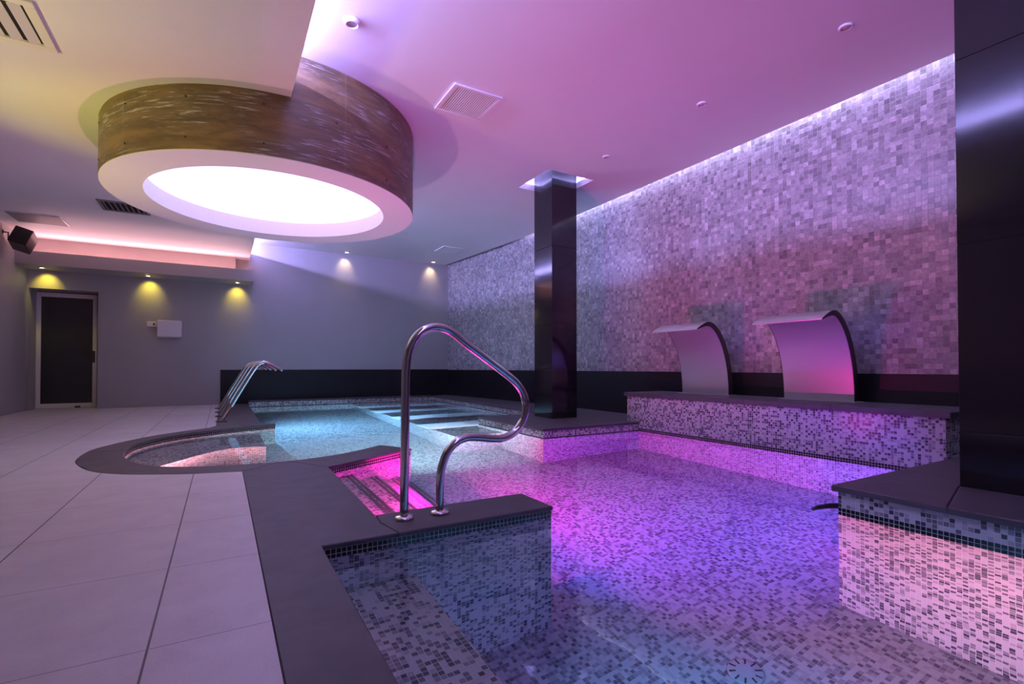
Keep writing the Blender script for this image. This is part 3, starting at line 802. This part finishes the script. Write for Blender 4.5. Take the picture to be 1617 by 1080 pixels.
# recess round the middle column
for x in (OX0 + 0.02, OX1 - 0.02):
    lamp('AREA', 'recess_strip_light', (x, 5.70, 3.41), 6, LAV, 0.7, 0.04, target=(4.06, 5.70, 4.4))
for y in (OY0 + 0.02, OY1 - 0.02):
    lamp('AREA', 'recess_strip_light', (4.03, y, 3.41), 6, LAV, 0.7, 0.04, target=(4.03, 5.70, 4.4))
# trough over the bulkhead
lamp('AREA', 'trough_strip_light', (-1.2, 11.38, 2.625), 34, (1.0, 0.50, 0.54), 3.4, 0.03, target=(-1.2, 10.2, 2.78))
lamp('AREA', 'trough_strip_light', (-1.2, 11.18, 2.56), 9, (1.0, 0.34, 0.38), 3.4, 0.03, target=(-1.2, 11.45, 2.72))
# yellow downlights
for x in (-2.66, -1.195, 0.259):
    lamp('SPOT', 'downlight_beam', (x, 11.45, 2.44), 15, (1.0, 0.76, 0.06), 0.03, target=(x, 11.65, 2.20), spot=math.radians(84), blend=1.0)
for x in (2.401, 4.45):
    lamp('SPOT', 'downlight_beam', (x, 11.47, 3.30), 15, (1.0, 0.70, 0.42), 0.03, target=(x, 11.65, 3.03), spot=math.radians(76), blend=1.0)
# added yellow spots, unseen by the left wall, tinting the lower ceiling and drum
lamp('SPOT', 'added_yellow_spot', (-2.80, 5.3, 1.30), 115, (1.0, 0.90, 0.10), 0.12, target=(-1.05, 5.75, 2.75), spot=math.radians(56), blend=1.0)
lamp('SPOT', 'added_yellow_spot', (-2.80, 3.6, 1.30), 210, (1.0, 0.86, 0.25), 0.12, target=(-0.60, 3.9, 2.95), spot=math.radians(100), blend=1.0)
# pool lamps
def pool_lamp(loc, aim, color, power, spread=None, r=0.07):
    dv = (Vector(aim) - Vector(loc)).normalized()
    return lamp('AREA', 'pool_lamp_light', Vector(loc) + dv * 0.016, power, color, r * 2, target=aim, caustic=True, spread=spread)
pool_lamp((-0.08, 5.02, -0.50), (0.08, 5.9, 0.35), (1.0, 0.37, 0.46), 50)                       # spa bottom
pool_lamp((0.98, 2.558, -0.20), (1.10, 4.2, -0.75), (1.0, 0.03, 0.46), 48, r=0.05)              # behind the handrail wall
pool_lamp((1.135, 3.68, -0.61), (2.2, 3.66, -0.33), (1.0, 0.015, 0.42), 125, r=0.045)               # step riser
pool_lamp((1.565, 2.38, -0.22), (4.4, 4.0, -0.9), (0.09, 0.07, 1.0), 64, spread=math.radians(140))
pool_lamp((3.7, 1.48, -0.30), (3.9, 4.6, -0.9), (0.10, 0.07, 1.0), 50)
pool_lamp((1.45, 4.66, -0.16), (2.15, 6.2, -0.5), (0.50, 0.86, 1.0), 90, spread=math.radians(130))
pool_lamp((0.49, 8.6, -0.14), (2.6, 8.2, -0.75), (0.22, 0.55, 1.0), 230, r=0.05, spread=math.radians(165))
pool_lamp((0.795, 0.20, -0.72), (2.94, 0.80, -0.45), (1.0, 0.36, 0.50), 13, spread=math.radians(70))
pool_lamp((2.925, 0.15, -0.25), (1.30, 0.50, -1.33), (0.05, 0.26, 1.0), 16, spread=math.radians(95))
pool_lamp((0.80, 1.15, -0.55), (1.75, 0.95, -1.33), (0.04, 0.36, 0.85), 15, spread=math.radians(110))

for o in bpy.data.objects:
    if o.type == 'MESH':
        if o == WATER: o.cycles.is_caustics_caster = True
        else: o.cycles.is_caustics_receiver = True

w = bpy.data.worlds.new('World'); SC.world = w; w.use_nodes = True
w.node_tree.nodes['Background'].inputs[0].default_value = (0.0, 0.0, 0.0, 1)

# ------------------------------------------------------------------ camera
cam = bpy.data.cameras.new('camera'); co = bpy.data.objects.new('camera', cam); COL.objects.link(co)
f = 784.0; cam.sensor_fit = 'HORIZONTAL'; cam.sensor_width = 36.0; cam.lens = 36.0 * f / 1617.0
yaw, pit = math.radians(30.3), math.radians(0.8)
co.location = (0, 0, 0.75); co.rotation_euler = (PI / 2 + pit, 0, -yaw)
y0 = 580 - f * math.tan(pit)
cam.shift_y = (y0 - 540.0) / 1617.0
cam.clip_start = 0.02; cam.clip_end = 100
SC.camera = co
SC.view_settings.view_transform = 'Standard'; SC.view_settings.look = 'None'
SC.view_settings.gamma = 1.0; SC.view_settings.use_curve_mapping = False
SC.view_settings.exposure = -0.16
SC.cycles.caustics_refractive = True; SC.cycles.caustics_reflective = False
